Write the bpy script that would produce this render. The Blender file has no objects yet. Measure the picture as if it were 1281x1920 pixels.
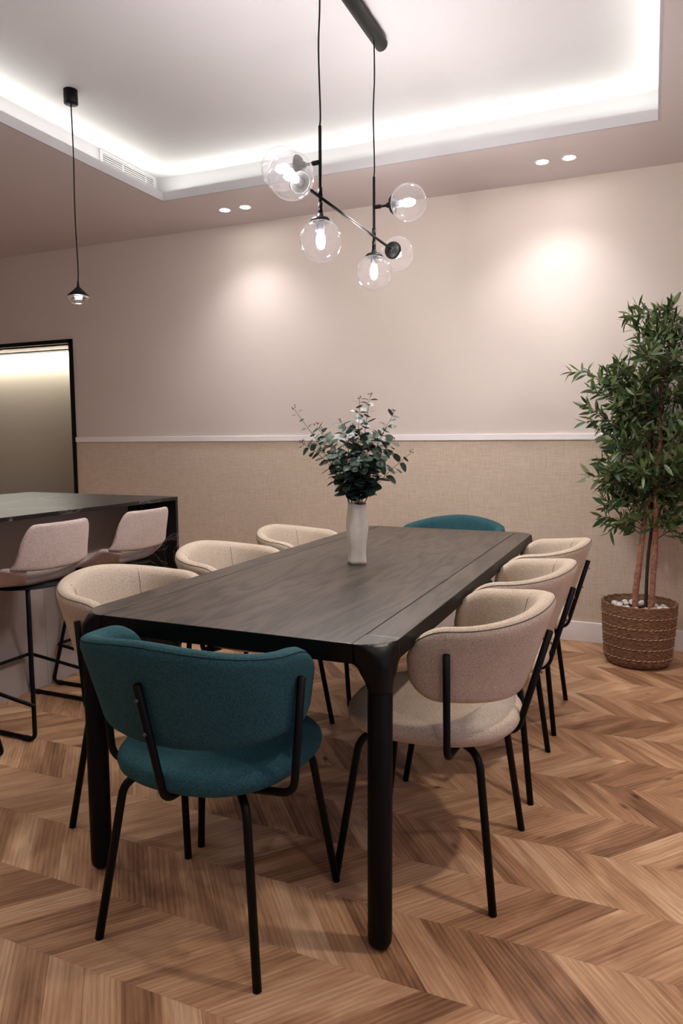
import bpy, bmesh, math, random
from math import sin, cos, pi, sqrt, radians
from mathutils import Vector, Matrix

SC = bpy.context.scene
COL = SC.collection

# ------------------------------------------------------------------ camera
FPX, PITCH, ROLL, YAW, CAMZ = 1352.17, 0.0986, -0.0045, 0.4048, 1.25
fw = Vector((-sin(YAW) * cos(PITCH), cos(YAW) * cos(PITCH), -sin(PITCH)))
r0 = Vector((cos(YAW), sin(YAW), 0))
u0 = r0.cross(fw)
rr = r0 * cos(ROLL) + u0 * sin(ROLL)
uu = -r0 * sin(ROLL) + u0 * cos(ROLL)
cd = bpy.data.cameras.new('camera')
cam = bpy.data.objects.new('camera', cd)
COL.objects.link(cam)
cd.sensor_fit = 'AUTO'
cd.sensor_width = 36.0
cd.lens = FPX / 1920 * 36.0
cd.clip_start = 0.05
M = Matrix((rr, uu, -fw)).transposed().to_4x4()
M.translation = (0, 0, CAMZ)
cam.matrix_world = M
SC.camera = cam

# ------------------------------------------------------------------ world, exposure
wd = bpy.data.worlds.new('sky')
SC.world = wd
wd.use_nodes = True
bg = wd.node_tree.nodes['Background']
bg.inputs['Color'].default_value = (0.58, 0.64, 1.0, 1)
bg.inputs['Strength'].default_value = 0.5
SC.view_settings.view_transform = 'Standard'
SC.view_settings.look = 'None'
SC.view_settings.exposure = 1.42
SC.view_settings.gamma = 1.0
SC.view_settings.use_curve_mapping = False
SC.cycles.max_bounces = 6
SC.cycles.adaptive_threshold = 0.03
SC.cycles.diffuse_bounces = 4
SC.cycles.glossy_bounces = 3

COVE_W, SPOT_W, FILL_W, BULB_E, NICHE_W = 0.85, 10.0, 0.85, 420.0, 5.2
SPOT_COL, COVE_COL = (1.0, 0.97, 1.0), (0.98, 1.0, 0.90)

# room constants
YW, ZC, ZU = 4.626, 2.793, 2.98            # back wall, lower ceiling, upper ceiling
TX0, TX1, TY0, TY1, REC = -2.95, -0.025, -0.1, 3.984, 0.12
XL, XR, YF = -6.4, 2.4, -2.6
TT = 0.77                                   # table top


def area(name, loc, size, power, color, direction):
    l = bpy.data.lights.new(name, 'AREA')
    l.shape = 'RECTANGLE'
    l.size, l.size_y = size
    l.energy = power
    l.color = color
    o = bpy.data.objects.new(name, l)
    o.location = loc
    o.rotation_euler = Vector(direction).to_track_quat('-Z', 'Y').to_euler()
    COL.objects.link(o)
    return o


# the LED tape lying in the ceiling cove, on all four sides
ZL = 2.846
for nm, loc, ln, ax, inw in (
        ('cove_led_back', ((TX0 + TX1) / 2, TY1 + 0.05, ZL), TX1 - TX0, 'x', (0, -0.35, 1)),
        ('cove_led_front', ((TX0 + TX1) / 2, TY0 - 0.05, ZL), TX1 - TX0, 'x', (0, 0.35, 1)),
        ('cove_led_left', (TX0 - 0.05, (TY0 + TY1) / 2, ZL), TY1 - TY0, 'y', (0.35, 0, 1)),
        ('cove_led_right', (TX1 + 0.05, (TY0 + TY1) / 2, ZL), TY1 - TY0, 'y', (-0.35, 0, 1))):
    a = area(nm, loc, (ln, 0.02), COVE_W * ln, COVE_COL, inw)
    if ax == 'y':
        a.rotation_euler = (Matrix.Rotation(0.50 if nm.endswith('left') else -0.50, 3, 'Y') @
                            Matrix.Rotation(pi, 3, 'X') @ Matrix.Rotation(pi / 2, 3, 'Z')).to_euler()
    else:
        a.rotation_euler = (Matrix.Rotation(0.50 if nm.endswith('back') else -0.50, 3, 'X') @
                            Matrix.Rotation(pi, 3, 'X')).to_euler()
    a.data.spread = radians(180)

# ------------------------------------------------------------------ helpers


def tag(o, label=None, cat=None, group=None, kind=None):
    if label: o['label'] = label
    if cat: o['category'] = cat
    if group: o['group'] = group
    if kind: o['kind'] = kind
    return o


def empty(name, loc=(0, 0, 0), rz=0.0):
    o = bpy.data.objects.new(name, None)
    o.empty_display_size = 0.1
    o.location = loc
    o.rotation_euler = (0, 0, rz)
    COL.objects.link(o)
    return o


def link(name, me, parent=None):
    o = bpy.data.objects.new(name, me)
    COL.objects.link(o)
    if parent is not None: o.parent = parent
    return o


def mesh(name, V, F, mat, smooth=True):
    me = bpy.data.meshes.new(name)
    me.from_pydata([tuple(v) for v in V], [], F)
    me.materials.append(mat)
    me.polygons.foreach_set('use_smooth', [smooth] * len(me.polygons))
    me.update()
    return me


def obj(name, V, F, mat, parent=None, smooth=True):
    return link(name, mesh(name, V, F, mat, smooth), parent)


class MB:
    def __init__(s): s.V, s.F = [], []

    def add(s, VF):
        n = len(s.V)
        s.V += [tuple(v) for v in VF[0]]
        s.F += [tuple(i + n for i in f) for f in VF[1]]
        return s

    def obj(s, name, mat, parent=None, smooth=True): return obj(name, s.V, s.F, mat, parent, smooth)


def box(x0, x1, y0, y1, z0, z1):
    V = [(x, y, z) for z in (z0, z1) for y in (y0, y1) for x in (x0, x1)]
    F = [(0, 2, 3, 1), (4, 5, 7, 6), (0, 1, 5, 4), (2, 6, 7, 3), (0, 4, 6, 2), (1, 3, 7, 5)]
    return V, F


def bevel_mesh(name, VF, mat, w=0.004, seg=2, smooth=False):
    bm = bmesh.new()
    vs = [bm.verts.new(v) for v in VF[0]]
    for f in VF[1]: bm.faces.new([vs[i] for i in f])
    bmesh.ops.bevel(bm, geom=list(bm.edges), offset=w, segments=seg, affect='EDGES', profile=0.5)
    bmesh.ops.recalc_face_normals(bm, faces=list(bm.faces))
    me = bpy.data.meshes.new(name)
    bm.to_mesh(me)
    bm.free()
    me.materials.append(mat)
    me.polygons.foreach_set('use_smooth', [smooth] * len(me.polygons))
    return me


def bbox(name, x0, x1, y0, y1, z0, z1, mat, parent=None, w=0.004, seg=2):
    return link(name, bevel_mesh(name, box(x0, x1, y0, y1, z0, z1), mat, w, seg), parent)


def fillet(pts, rad, n=6):
    pts = [Vector(p) for p in pts]
    out = [pts[0]]
    for i in range(1, len(pts) - 1):
        a, b, c = pts[i - 1], pts[i], pts[i + 1]
        r = rad[i - 1] if isinstance(rad, (list, tuple)) else rad
        d1, d2 = (a - b), (c - b)
        r = min(r, d1.length * 0.49, d2.length * 0.49)
        p, q = b + d1.normalized() * r, b + d2.normalized() * r
        for k in range(n + 1):
            t = k / n
            out.append(p * (1 - t) ** 2 + b * 2 * t * (1 - t) + q * t * t)
    out.append(pts[-1])
    return out


def spline(pts, n=6):
    pts = [Vector(p) for p in pts]
    P = [pts[0] * 2 - pts[1]] + pts + [pts[-1] * 2 - pts[-2]]
    out = []
    for i in range(1, len(P) - 2):
        for k in range(n):
            t = k / n
            a, b, c, d = P[i - 1], P[i], P[i + 1], P[i + 2]
            out.append(0.5 * ((2 * b) + (c - a) * t + (2 * a - 5 * b + 4 * c - d) * t * t + (-a + 3 * b - 3 * c + d) * t ** 3))
    out.append(pts[-1])
    return out


def tube(pts, rad, seg=10, caps=True, bump=None):
    pts = [Vector(p) for p in pts]
    n = len(pts)
    R = rad if isinstance(rad, (list, tuple)) else [rad] * n
    T = []
    for i in range(n):
        t = pts[min(i + 1, n - 1)] - pts[max(i - 1, 0)]
        T.append(t.normalized())
    up = Vector((0, 0, 1)) if abs(T[0].z) < 0.9 else Vector((1, 0, 0))
    N = (up - T[0] * up.dot(T[0])).normalized()
    V, F = [], []
    for i in range(n):
        N = (N - T[i] * N.dot(T[i])).normalized()
        B = T[i].cross(N)
        for k in range(seg):
            a = 2 * pi * k / seg
            r = R[i] * (1 + (bump(i, k) if bump else 0))
            V.append(pts[i] + (N * cos(a) + B * sin(a)) * r)
    for i in range(n - 1):
        for k in range(seg):
            k2 = (k + 1) % seg
            F.append((i * seg + k, i * seg + k2, (i + 1) * seg + k2, (i + 1) * seg + k))
    if caps:
        F.append(tuple(reversed(range(seg))))
        F.append(tuple((n - 1) * seg + k for k in range(seg)))
    return V, F


def lathe(prof, seg=32, c=(0, 0, 0), axis=None):
    V, F = [], []
    n = len(prof)
    for (r, z) in prof:
        for k in range(seg):
            a = 2 * pi * k / seg
            V.append(Vector((r * cos(a), r * sin(a), z)))
    for i in range(n - 1):
        for k in range(seg):
            k2 = (k + 1) % seg
            F.append((i * seg + k, i * seg + k2, (i + 1) * seg + k2, (i + 1) * seg + k))
    if prof[0][0] > 1e-6: F.append(tuple(reversed(range(seg))))
    if prof[-1][0] > 1e-6: F.append(tuple((n - 1) * seg + k for k in range(seg)))
    if axis is not None:
        q = Vector((0, 0, 1)).rotation_difference(Vector(axis).normalized())
        V = [q @ v for v in V]
    c = Vector(c)
    return [v + c for v in V], F


def copy_tree(o, parent=None):
    c = o.copy()
    COL.objects.link(c)
    c.parent = parent
    for ch in list(o.children): copy_tree(ch, c)
    return c


# ------------------------------------------------------------------ materials
def new_mat(name):
    m = bpy.data.materials.new(name)
    m.use_nodes = True
    nt = m.node_tree
    return m, nt, nt.nodes['Principled BSDF']


def N(nt, typ, **kw):
    n = nt.nodes.new(typ)
    for k, v in kw.items(): setattr(n, k, v)
    return n


def setin(n, **kw):
    for k, v in kw.items(): n.inputs[k.replace('_', ' ')].default_value = v


def ramp(nt, stops):
    r = N(nt, 'ShaderNodeValToRGB')
    e = r.color_ramp.elements
    while len(e) < len(stops): e.new(0.5)
    for i, (p, c) in enumerate(stops):
        e[i].position = p
        e[i].color = (*c, 1) if len(c) == 3 else c
    return r


def coords(nt, scale=(1, 1, 1), which='Object', rot=(0, 0, 0)):
    tc = N(nt, 'ShaderNodeTexCoord')
    mp = N(nt, 'ShaderNodeMapping')
    mp.inputs['Scale'].default_value = scale
    mp.inputs['Rotation'].default_value = rot
    nt.links.new(tc.outputs[which], mp.inputs['Vector'])
    return mp


def bump(nt, bsdf, height, strength=0.2, dist=0.002):
    b = N(nt, 'ShaderNodeBump')
    b.inputs['Strength'].default_value = strength
    b.inputs['Distance'].default_value = dist
    nt.links.new(height, b.inputs['Height'])
    nt.links.new(b.outputs['Normal'], bsdf.inputs['Normal'])


def paint(name, col, rough=0.7, var=0.03, spec=0.3):
    m, nt, b = new_mat(name)
    mp = coords(nt, (1, 1, 1))
    n1 = N(nt, 'ShaderNodeTexNoise')
    setin(n1, Scale=1.3, Detail=3.0)
    nt.links.new(mp.outputs[0], n1.inputs['Vector'])
    lo = tuple(c * (1 - var) for c in col)
    hi = tuple(min(1, c * (1 + var)) for c in col)
    r = ramp(nt, [(0.3, lo), (0.7, hi)])
    nt.links.new(n1.outputs['Fac'], r.inputs['Fac'])
    nt.links.new(r.outputs['Color'], b.inputs['Base Color'])
    n2 = N(nt, 'ShaderNodeTexNoise')
    setin(n2, Scale=260.0, Detail=2.0)
    nt.links.new(mp.outputs[0], n2.inputs['Vector'])
    bump(nt, b, n2.outputs['Fac'], 0.08, 0.001)
    setin(b, Roughness=rough)
    b.inputs['Specular IOR Level'].default_value = spec
    return m


def fabric(name, c0, c1, scale=420.0, sheen=0.3, bs=0.45):
    m, nt, b = new_mat(name)
    mp = coords(nt)
    n1 = N(nt, 'ShaderNodeTexNoise')
    setin(n1, Scale=scale, Detail=3.0, Roughness=0.7)
    n2 = N(nt, 'ShaderNodeTexVoronoi')
    setin(n2, Scale=scale * 1.1)
    n3 = N(nt, 'ShaderNodeTexNoise')
    setin(n3, Scale=9.0, Detail=4.0)
    for n in (n1, n2, n3): nt.links.new(mp.outputs[0], n.inputs['Vector'])
    mx = N(nt, 'ShaderNodeMath', operation='MULTIPLY_ADD')
    nt.links.new(n2.outputs['Distance'], mx.inputs[0])
    mx.inputs[1].default_value = 0.45
    nt.links.new(n1.outputs['Fac'], mx.inputs[2])
    mz = N(nt, 'ShaderNodeMath', operation='MULTIPLY_ADD')
    nt.links.new(n3.outputs['Fac'], mz.inputs[0])
    mz.inputs[1].default_value = 0.25
    nt.links.new(mx.outputs[0], mz.inputs[2])
    r = ramp(nt, [(0.5, c0), (1.0, c1)])
    nt.links.new(mz.outputs[0], r.inputs['Fac'])
    nt.links.new(r.outputs['Color'], b.inputs['Base Color'])
    bump(nt, b, mx.outputs[0], bs, 0.0012)
    setin(b, Roughness=0.92)
    b.inputs['Sheen Weight'].default_value = sheen
    b.inputs['Sheen Roughness'].default_value = 0.45
    b.inputs['Sheen Tint'].default_value = (*c1, 1)
    b.inputs['Specular IOR Level'].default_value = 0.2
    return m


def plain(name, col, rough=0.5, metal=0.0, spec=0.5, noise=0.0, nscale=40.0):
    m, nt, b = new_mat(name)
    mp = coords(nt)
    n1 = N(nt, 'ShaderNodeTexNoise')
    setin(n1, Scale=nscale, Detail=3.0)
    nt.links.new(mp.outputs[0], n1.inputs['Vector'])
    k = max(noise, 0.04)
    r = ramp(nt, [(0.3, tuple(c * (1 - k) for c in col)), (0.7, tuple(min(1, c * (1 + k)) for c in col))])
    nt.links.new(n1.outputs['Fac'], r.inputs['Fac'])
    nt.links.new(r.outputs['Color'], b.inputs['Base Color'])
    setin(b, Roughness=rough, Metallic=metal)
    b.inputs['Specular IOR Level'].default_value = spec
    return m


def emit(name, col, strength):
    m, nt, b = new_mat(name)
    b.inputs['Base Color'].default_value = (*col, 1)
    b.inputs['Emission Color'].default_value = (*col, 1)
    b.inputs['Emission Strength'].default_value = strength
    return m


def glass(name, tint=(1, 1, 1), edge=0.9, base=0.05, rough=0.0, haze=0.0):
    # thin clear glass: see-through with a reflection that grows towards the rim
    m, nt, b = new_mat(name)
    out = nt.nodes['Material Output']
    nt.nodes.remove(b)
    tr = N(nt, 'ShaderNodeBsdfTransparent')
    tr.inputs['Color'].default_value = (*tint, 1)
    gl = N(nt, 'ShaderNodeBsdfGlossy')
    gl.inputs['Roughness'].default_value = rough
    lw = N(nt, 'ShaderNodeLayerWeight')
    lw.inputs['Blend'].default_value = 0.35
    mr = N(nt, 'ShaderNodeMapRange')
    mr.inputs['To Min'].default_value = base
    mr.inputs['To Max'].default_value = edge
    pw = N(nt, 'ShaderNodeMath', operation='POWER')
    pw.inputs[1].default_value = 2.2
    nt.links.new(lw.outputs['Facing'], pw.inputs[0])
    nt.links.new(pw.outputs[0], mr.inputs['Value'])
    mx = N(nt, 'ShaderNodeMixShader')
    nt.links.new(mr.outputs[0], mx.inputs['Fac'])
    nt.links.new(tr.outputs[0], mx.inputs[1])
    nt.links.new(gl.outputs[0], mx.inputs[2])
    if haze:
        df = N(nt, 'ShaderNodeBsdfTranslucent')
        df.inputs['Color'].default_value = (0.9, 0.88, 0.9, 1)
        mh = N(nt, 'ShaderNodeMixShader')
        mh.inputs['Fac'].default_value = haze
        nt.links.new(mx.outputs[0], mh.inputs[1])
        nt.links.new(df.outputs[0], mh.inputs[2])
        mx = mh
    nt.links.new(mx.outputs[0], out.inputs['Surface'])
    return m


def linen(name, c0, c1):
    m, nt, b = new_mat(name)
    ma = coords(nt, (14, 14, 420))
    mb = coords(nt, (420, 420, 14))
    na, nb, nc = (N(nt, 'ShaderNodeTexNoise') for _ in range(3))
    for n, s in ((na, 1.0), (nb, 1.0)):
        setin(n, Scale=s, Detail=2.0)
    setin(nc, Scale=2.0, Detail=2.0)
    nt.links.new(ma.outputs[0], na.inputs['Vector'])
    nt.links.new(mb.outputs[0], nb.inputs['Vector'])
    nt.links.new(coords(nt).outputs[0], nc.inputs['Vector'])
    ad = N(nt, 'ShaderNodeMath', operation='ADD')
    nt.links.new(na.outputs['Fac'], ad.inputs[0])
    nt.links.new(nb.outputs['Fac'], ad.inputs[1])
    r = ramp(nt, [(0.35, c0), (0.65, c1)])
    hf = N(nt, 'ShaderNodeMath', operation='MULTIPLY')
    hf.inputs[1].default_value = 0.5
    nt.links.new(ad.outputs[0], hf.inputs[0])
    nt.links.new(hf.outputs[0], r.inputs['Fac'])
    nt.links.new(r.outputs['Color'], b.inputs['Base Color'])
    bump(nt, b, ad.outputs[0], 0.25, 0.001)
    setin(b, Roughness=0.8)
    b.inputs['Specular IOR Level'].default_value = 0.25
    return m


def oak_plank(name):
    m, nt, b = new_mat(name)
    uv = N(nt, 'ShaderNodeUVMap')
    uv.uv_map = 'grain'
    oi = N(nt, 'ShaderNodeObjectInfo')
    ge = N(nt, 'ShaderNodeNewGeometry')
    rnd = N(nt, 'ShaderNodeMath', operation='ADD')
    nt.links.new(oi.outputs['Random'], rnd.inputs[0])
    nt.links.new(ge.outputs['Random Per Island'], rnd.inputs[1])
    fr = N(nt, 'ShaderNodeMath', operation='FRACT')
    nt.links.new(rnd.outputs[0], fr.inputs[0])
    off = N(nt, 'ShaderNodeCombineXYZ')
    sc = N(nt, 'ShaderNodeMath', operation='MULTIPLY')
    sc.inputs[1].default_value = 173.0
    nt.links.new(fr.outputs[0], sc.inputs[0])
    for i in (0, 1, 2): nt.links.new(sc.outputs[0], off.inputs[i])
    pos = N(nt, 'ShaderNodeVectorMath', operation='ADD')
    nt.links.new(uv.outputs[0], pos.inputs[0])
    nt.links.new(off.outputs[0], pos.inputs[1])

    def stretched(s, detail, scale, dist=0.0, rough=0.55):
        mp = N(nt, 'ShaderNodeMapping')
        mp.inputs['Scale'].default_value = s
        nt.links.new(pos.outputs[0], mp.inputs['Vector'])
        n = N(nt, 'ShaderNodeTexNoise')
        setin(n, Scale=scale, Detail=detail, Distortion=dist, Roughness=rough)
        nt.links.new(mp.outputs[0], n.inputs['Vector'])
        return n
    big = stretched((2.2, 13, 1), 4.0, 1.0, 1.1)
    fine = stretched((7, 190, 1), 4.0, 1.0, 0.2, 0.65)
    wv = N(nt, 'ShaderNodeTexWave', wave_type='BANDS', bands_direction='Y')
    mpw = N(nt, 'ShaderNodeMapping')
    mpw.inputs['Scale'].default_value = (1.2, 14, 1)
    nt.links.new(pos.outputs[0], mpw.inputs['Vector'])
    nt.links.new(mpw.outputs[0], wv.inputs['Vector'])
    setin(wv, Scale=1.6, Distortion=7.0, Detail=3.0)
    wv.inputs['Detail Scale'].default_value = 0.7
    knot = N(nt, 'ShaderNodeTexVoronoi')
    mpk = N(nt, 'ShaderNodeMapping')
    mpk.inputs['Scale'].default_value = (3.2, 7.5, 1)
    nt.links.new(pos.outputs[0], mpk.inputs['Vector'])
    nt.links.new(mpk.outputs[0], knot.inputs['Vector'])
    setin(knot, Scale=1.0, Randomness=1.0)
    kr = ramp(nt, [(0.02, (1, 1, 1)), (0.10, (0, 0, 0))])
    nt.links.new(knot.outputs['Distance'], kr.inputs['Fac'])
    tone = ramp(nt, [(0.0, (0.17, 0.080, 0.040)), (0.25, (0.32, 0.165, 0.086)), (0.5, (0.47, 0.260, 0.142)),
                     (0.75, (0.59, 0.355, 0.205)), (1.0, (0.72, 0.480, 0.300))])
    t1 = N(nt, 'ShaderNodeMath', operation='MULTIPLY_ADD')      # plank tone + streaks
    nt.links.new(fr.outputs[0], t1.inputs[0])
    t1.inputs[1].default_value = 0.62
    t2 = N(nt, 'ShaderNodeMath', operation='MULTIPLY')
    nt.links.new(big.outputs['Fac'], t2.inputs[0])
    t2.inputs[1].default_value = 1.45
    nt.links.new(t2.outputs[0], t1.inputs[2])
    t3 = N(nt, 'ShaderNodeMath', operation='MULTIPLY_ADD')
    nt.links.new(wv.outputs['Fac'], t3.inputs[0])
    t3.inputs[1].default_value = 0.16
    nt.links.new(t1.outputs[0], t3.inputs[2])
    t4 = N(nt, 'ShaderNodeMath', operation='SUBTRACT')
    nt.links.new(t3.outputs[0], t4.inputs[0])
    t4.inputs[1].default_value = 0.57
    nt.links.new(t4.outputs[0], tone.inputs['Fac'])
    fr2 = ramp(nt, [(0.36, (0.58, 0.53, 0.50)), (0.56, (1, 1, 1))])
    nt.links.new(fine.outputs['Fac'], fr2.inputs['Fac'])
    mul = N(nt, 'ShaderNodeMix', data_type='RGBA', blend_type='MULTIPLY')
    mul.inputs['Factor'].default_value = 0.55
    nt.links.new(tone.outputs['Color'], mul.inputs['A'])
    nt.links.new(fr2.outputs['Color'], mul.inputs['B'])
    kn = N(nt, 'ShaderNodeMix', data_type='RGBA')
    nt.links.new(kr.outputs['Color'], kn.inputs['Factor'])
    nt.links.new(mul.outputs['Result'], kn.inputs['A'])
    kn.inputs['B'].default_value = (0.07, 0.03, 0.015, 1)
    nt.links.new(kn.outputs['Result'], b.inputs['Base Color'])
    bump(nt, b, fine.outputs['Fac'], 0.25, 0.0006)
    setin(b, Roughness=0.48)
    b.inputs['Specular IOR Level'].default_value = 0.4
    return m


def dark_oak(name, c0, c1, rough=0.36, axis=1):
    m, nt, b = new_mat(name)
    s = [1, 1, 1]
    s[axis] = 0.05
    mp = coords(nt, tuple(s))
    n1 = N(nt, 'ShaderNodeTexNoise')
    setin(n1, Scale=170.0, Detail=3.0, Roughness=0.6)
    nt.links.new(mp.outputs[0], n1.inputs['Vector'])
    s[axis] = 0.16
    mp2 = coords(nt, tuple(s))
    wv = N(nt, 'ShaderNodeTexNoise')
    setin(wv, Scale=5.5, Detail=2.0, Distortion=0.6)
    nt.links.new(mp2.outputs[0], wv.inputs['Vector'])
    ml = N(nt, 'ShaderNodeMath', operation='MULTIPLY')
    ml.inputs[1].default_value = 22.0
    nt.links.new(wv.outputs['Fac'], ml.inputs[0])
    pp = N(nt, 'ShaderNodeMath', operation='PINGPONG')
    pp.inputs[1].default_value = 1.0
    nt.links.new(ml.outputs[0], pp.inputs[0])
    ad = N(nt, 'ShaderNodeMath', operation='MULTIPLY_ADD')
    nt.links.new(pp.outputs[0], ad.inputs[0])
    ad.inputs[1].default_value = 0.32
    nt.links.new(n1.outputs['Fac'], ad.inputs[2])
    r = ramp(nt, [(0.38, c0), (0.78, c1)])
    nt.links.new(ad.outputs[0], r.inputs['Fac'])
    nt.links.new(r.outputs['Color'], b.inputs['Base Color'])
    bump(nt, b, ad.outputs[0], 0.3, 0.0007)
    setin(b, Roughness=rough)
    b.inputs['Specular IOR Level'].default_value = 0.5
    return m


def marble(name):
    m, nt, b = new_mat(name)
    mp = coords(nt, (1.0, 0.45, 1.0), rot=(0, 0, 0.5))
    n1 = N(nt, 'ShaderNodeTexNoise')
    setin(n1, Scale=2.3, Detail=6.0, Roughness=0.6, Distortion=0.7)
    nt.links.new(mp.outputs[0], n1.inputs['Vector'])
    r = ramp(nt, [(0.494, (0.006, 0.0055, 0.005)), (0.499, (0.13, 0.12, 0.10)), (0.501, (0.13, 0.12, 0.10)), (0.506, (0.006, 0.0055, 0.005))])
    nt.links.new(n1.outputs['Fac'], r.inputs['Fac'])
    nt.links.new(r.outputs['Color'], b.inputs['Base Color'])
    setin(b, Roughness=0.34)
    return m


def leafmat(name, c0, c1, back, rough=0.42):
    m, nt, b = new_mat(name)
    oi = N(nt, 'ShaderNodeObjectInfo')
    ge = N(nt, 'ShaderNodeNewGeometry')
    ad = N(nt, 'ShaderNodeMath', operation='ADD')
    nt.links.new(oi.outputs['Random'], ad.inputs[0])
    nt.links.new(ge.outputs['Random Per Island'], ad.inputs[1])
    fr = N(nt, 'ShaderNodeMath', operation='FRACT')
    nt.links.new(ad.outputs[0], fr.inputs[0])
    r = ramp(nt, [(0.0, c0), (1.0, c1)])
    nt.links.new(fr.outputs[0], r.inputs['Fac'])
    mx = N(nt, 'ShaderNodeMix', data_type='RGBA')
    nt.links.new(ge.outputs['Backfacing'], mx.inputs['Factor'])
    nt.links.new(r.outputs['Color'], mx.inputs['A'])
    mx.inputs['B'].default_value = (*back, 1)
    nt.links.new(mx.outputs['Result'], b.inputs['Base Color'])
    setin(b, Roughness=rough)
    b.inputs['Specular IOR Level'].default_value = 0.45
    return m


WALL = paint('wall paint', (0.645, 0.562, 0.508))
CEIL = paint('lower ceiling paint', (0.60, 0.535, 0.53))
CEILW = paint('white ceiling paint', (0.47, 0.455, 0.47), var=0.01)
TRIM = paint('trim paint', (0.84, 0.79, 0.78), 0.5, 0.01)
LINEN = linen('linen wallpaper', (0.50, 0.395, 0.30), (0.68, 0.57, 0.46))
OAK = oak_plank('oak chevron plank')
SUB = plain('subfloor', (0.12, 0.07, 0.04), 0.8)
BLACK = plain('black powder coat', (0.0025, 0.0025, 0.0025), 0.5, 0.0, 0.16)
BLACKW = dark_oak('black stained leg', (0.0015, 0.0015, 0.0015), (0.003, 0.003, 0.003), 0.5, 2)
BLACKW.node_tree.nodes['Principled BSDF'].inputs['Specular IOR Level'].default_value = 0.15
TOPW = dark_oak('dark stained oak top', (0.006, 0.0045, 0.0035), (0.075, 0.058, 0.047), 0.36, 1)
EDGE_SHADE = dark_oak('oak edge painted shade', (0.0015, 0.0015, 0.0015), (0.003, 0.003, 0.003), 0.42, 2)  # near-black copy of the top's oak that paints in the unlit edges
EDGE_SHADE.node_tree.nodes['Principled BSDF'].inputs['Specular IOR Level'].default_value = 0.22
TEAL = fabric('teal wool', (0.003, 0.019, 0.030), (0.032, 0.104, 0.120), 330, 0.3, 0.7)
BEIGE = fabric('oatmeal wool', (0.27, 0.20, 0.135), (0.62, 0.52, 0.42), 330, 0.25, 0.7)
ROSE = fabric('pale rose weave', (0.30, 0.225, 0.195), (0.66, 0.54, 0.49), 260, 0.3, 0.8)
SEAMD = plain('dark seam', (0.10, 0.075, 0.06), 0.9)
SEAMT = plain('dark teal seam', (0.003, 0.015, 0.020), 0.9)
MARBLE = marble('black marble')
CABINET = paint('taupe lacquer', (0.36, 0.31, 0.29), 0.45, 0.03)
BRASSY = paint('bronze glass splashback', (0.36, 0.31, 0.24), 0.35, 0.02)
GLASS = glass('clear globe glass', (0.96, 0.95, 0.96), 0.95, 0.05, 0.0, 0.0022)
BULB = emit('lit bulb', (1.0, 0.955, 0.91), BULB_E)
LEDW = emit('lit downlight', (1.0, 0.95, 0.92), 30.0)
LEDN = emit('led diffuser', (1.0, 0.97, 0.88), 1.6)
SOCKET = plain('grey socket', (0.12, 0.11, 0.13), 0.35, 0.6)
CERAMIC = plain('white ceramic', (0.90, 0.85, 0.70), 0.38, 0.0, 0.4)
WICKER = None
EUCA = leafmat('eucalyptus leaf', (0.012, 0.036, 0.026), (0.060, 0.105, 0.072), (0.14, 0.19, 0.14), 0.5)
OLIVE = leafmat('olive leaf', (0.010, 0.042, 0.014), (0.085, 0.135, 0.035), (0.15, 0.20, 0.08), 0.38)
STEMM = plain('brown stem', (0.14, 0.075, 0.055), 0.7)
BUDM = plain('mauve bud', (0.24, 0.16, 0.15), 0.7)
BARK = plain('red brown bark', (0.30, 0.135, 0.085), 0.85, noise=0.45, nscale=60)
BARKD = plain('dark stake bark', (0.045, 0.028, 0.016), 0.85, noise=0.4, nscale=60)
FRUIT = plain('dark olive fruit', (0.022, 0.008, 0.014), 0.35)
STONE = plain('white pebble', (0.78, 0.75, 0.73), 0.6)
GLAZE = glass('window glass', (0.95, 0.97, 1.0), 0.5, 0.03)

# ------------------------------------------------------------------ structure
# floor: chevron oak, spines parallel to the back wall
floor = obj('floor', *box(XL, XR, YF, YW + 0.4, -0.05, -0.004), SUB, None, False)
tag(floor, 'oak floor of chevron planks under the dining table', None, None, 'structure')
SP, RUN, PIT, YS = 0.2413, 0.205, 0.110, 1.2345
GAP, PH = 0.00012, 0.004


def plank_geo(sgn, x, y):
    # parallelogram from the lower spine to the upper one; thin chamfered edges; (u along the grain, v across)
    ln = sqrt(SP * SP + RUN * RUN)
    gx, gy = RUN * sgn / ln, SP / ln
    V, UV = [], []
    for z, ins in ((-PH, 0.0), (-0.0004, 0.0), (0.0, 0.0004)):
        for (a, t) in ((0, 0), (1, 0), (1, 1), (0, 1)):
            xx = x + RUN * sgn * t + PIT * a + (GAP + ins) * (1 if a == 0 else -1) * 1.3
            yy = y + SP * t + (GAP + ins) * (1 if t == 0 else -1)
            xx += (GAP + ins) * (1 if t == 0 else -1) * RUN * sgn / SP
            V.append((xx, yy, z))
            dx, dy = xx - x, yy - y
            UV.append((dx * gx + dy * gy, dx * gy - dy * gx))
    F = [(8, 9, 10, 11)]
    for l in (0, 4):
        for k in range(4):
            k2 = (k + 1) % 4
            F.append((l + k, l + k2, l + 4 + k2, l + 4 + k))
    return V, F, UV


def plank_mesh(name, geos):
    V, F, U = [], [], []
    for g in geos:
        n = len(V)
        V += g[0]
        F += [tuple(i + n for i in f) for f in g[1]]
        U += g[2]
    me = mesh(name, V, F, OAK, False)
    lay = me.uv_layers.new(name='grain')
    lay.data.foreach_set('uv', [c for l in me.loops for c in U[l.vertex_index]])
    return me


def in_view(x, y, z=0.0, mx=0.02):
    d = Vector((x, y, z)) - Vector((0, 0, CAMZ))
    w = d.dot(fw)
    if w < 0.2: return False
    px, py = 0.5 + FPX * d.dot(rr) / w / 1281, 0.5 - FPX * d.dot(uu) / w / 1920
    return -mx < px < 1 + mx and -mx < py < 1 + mx


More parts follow.
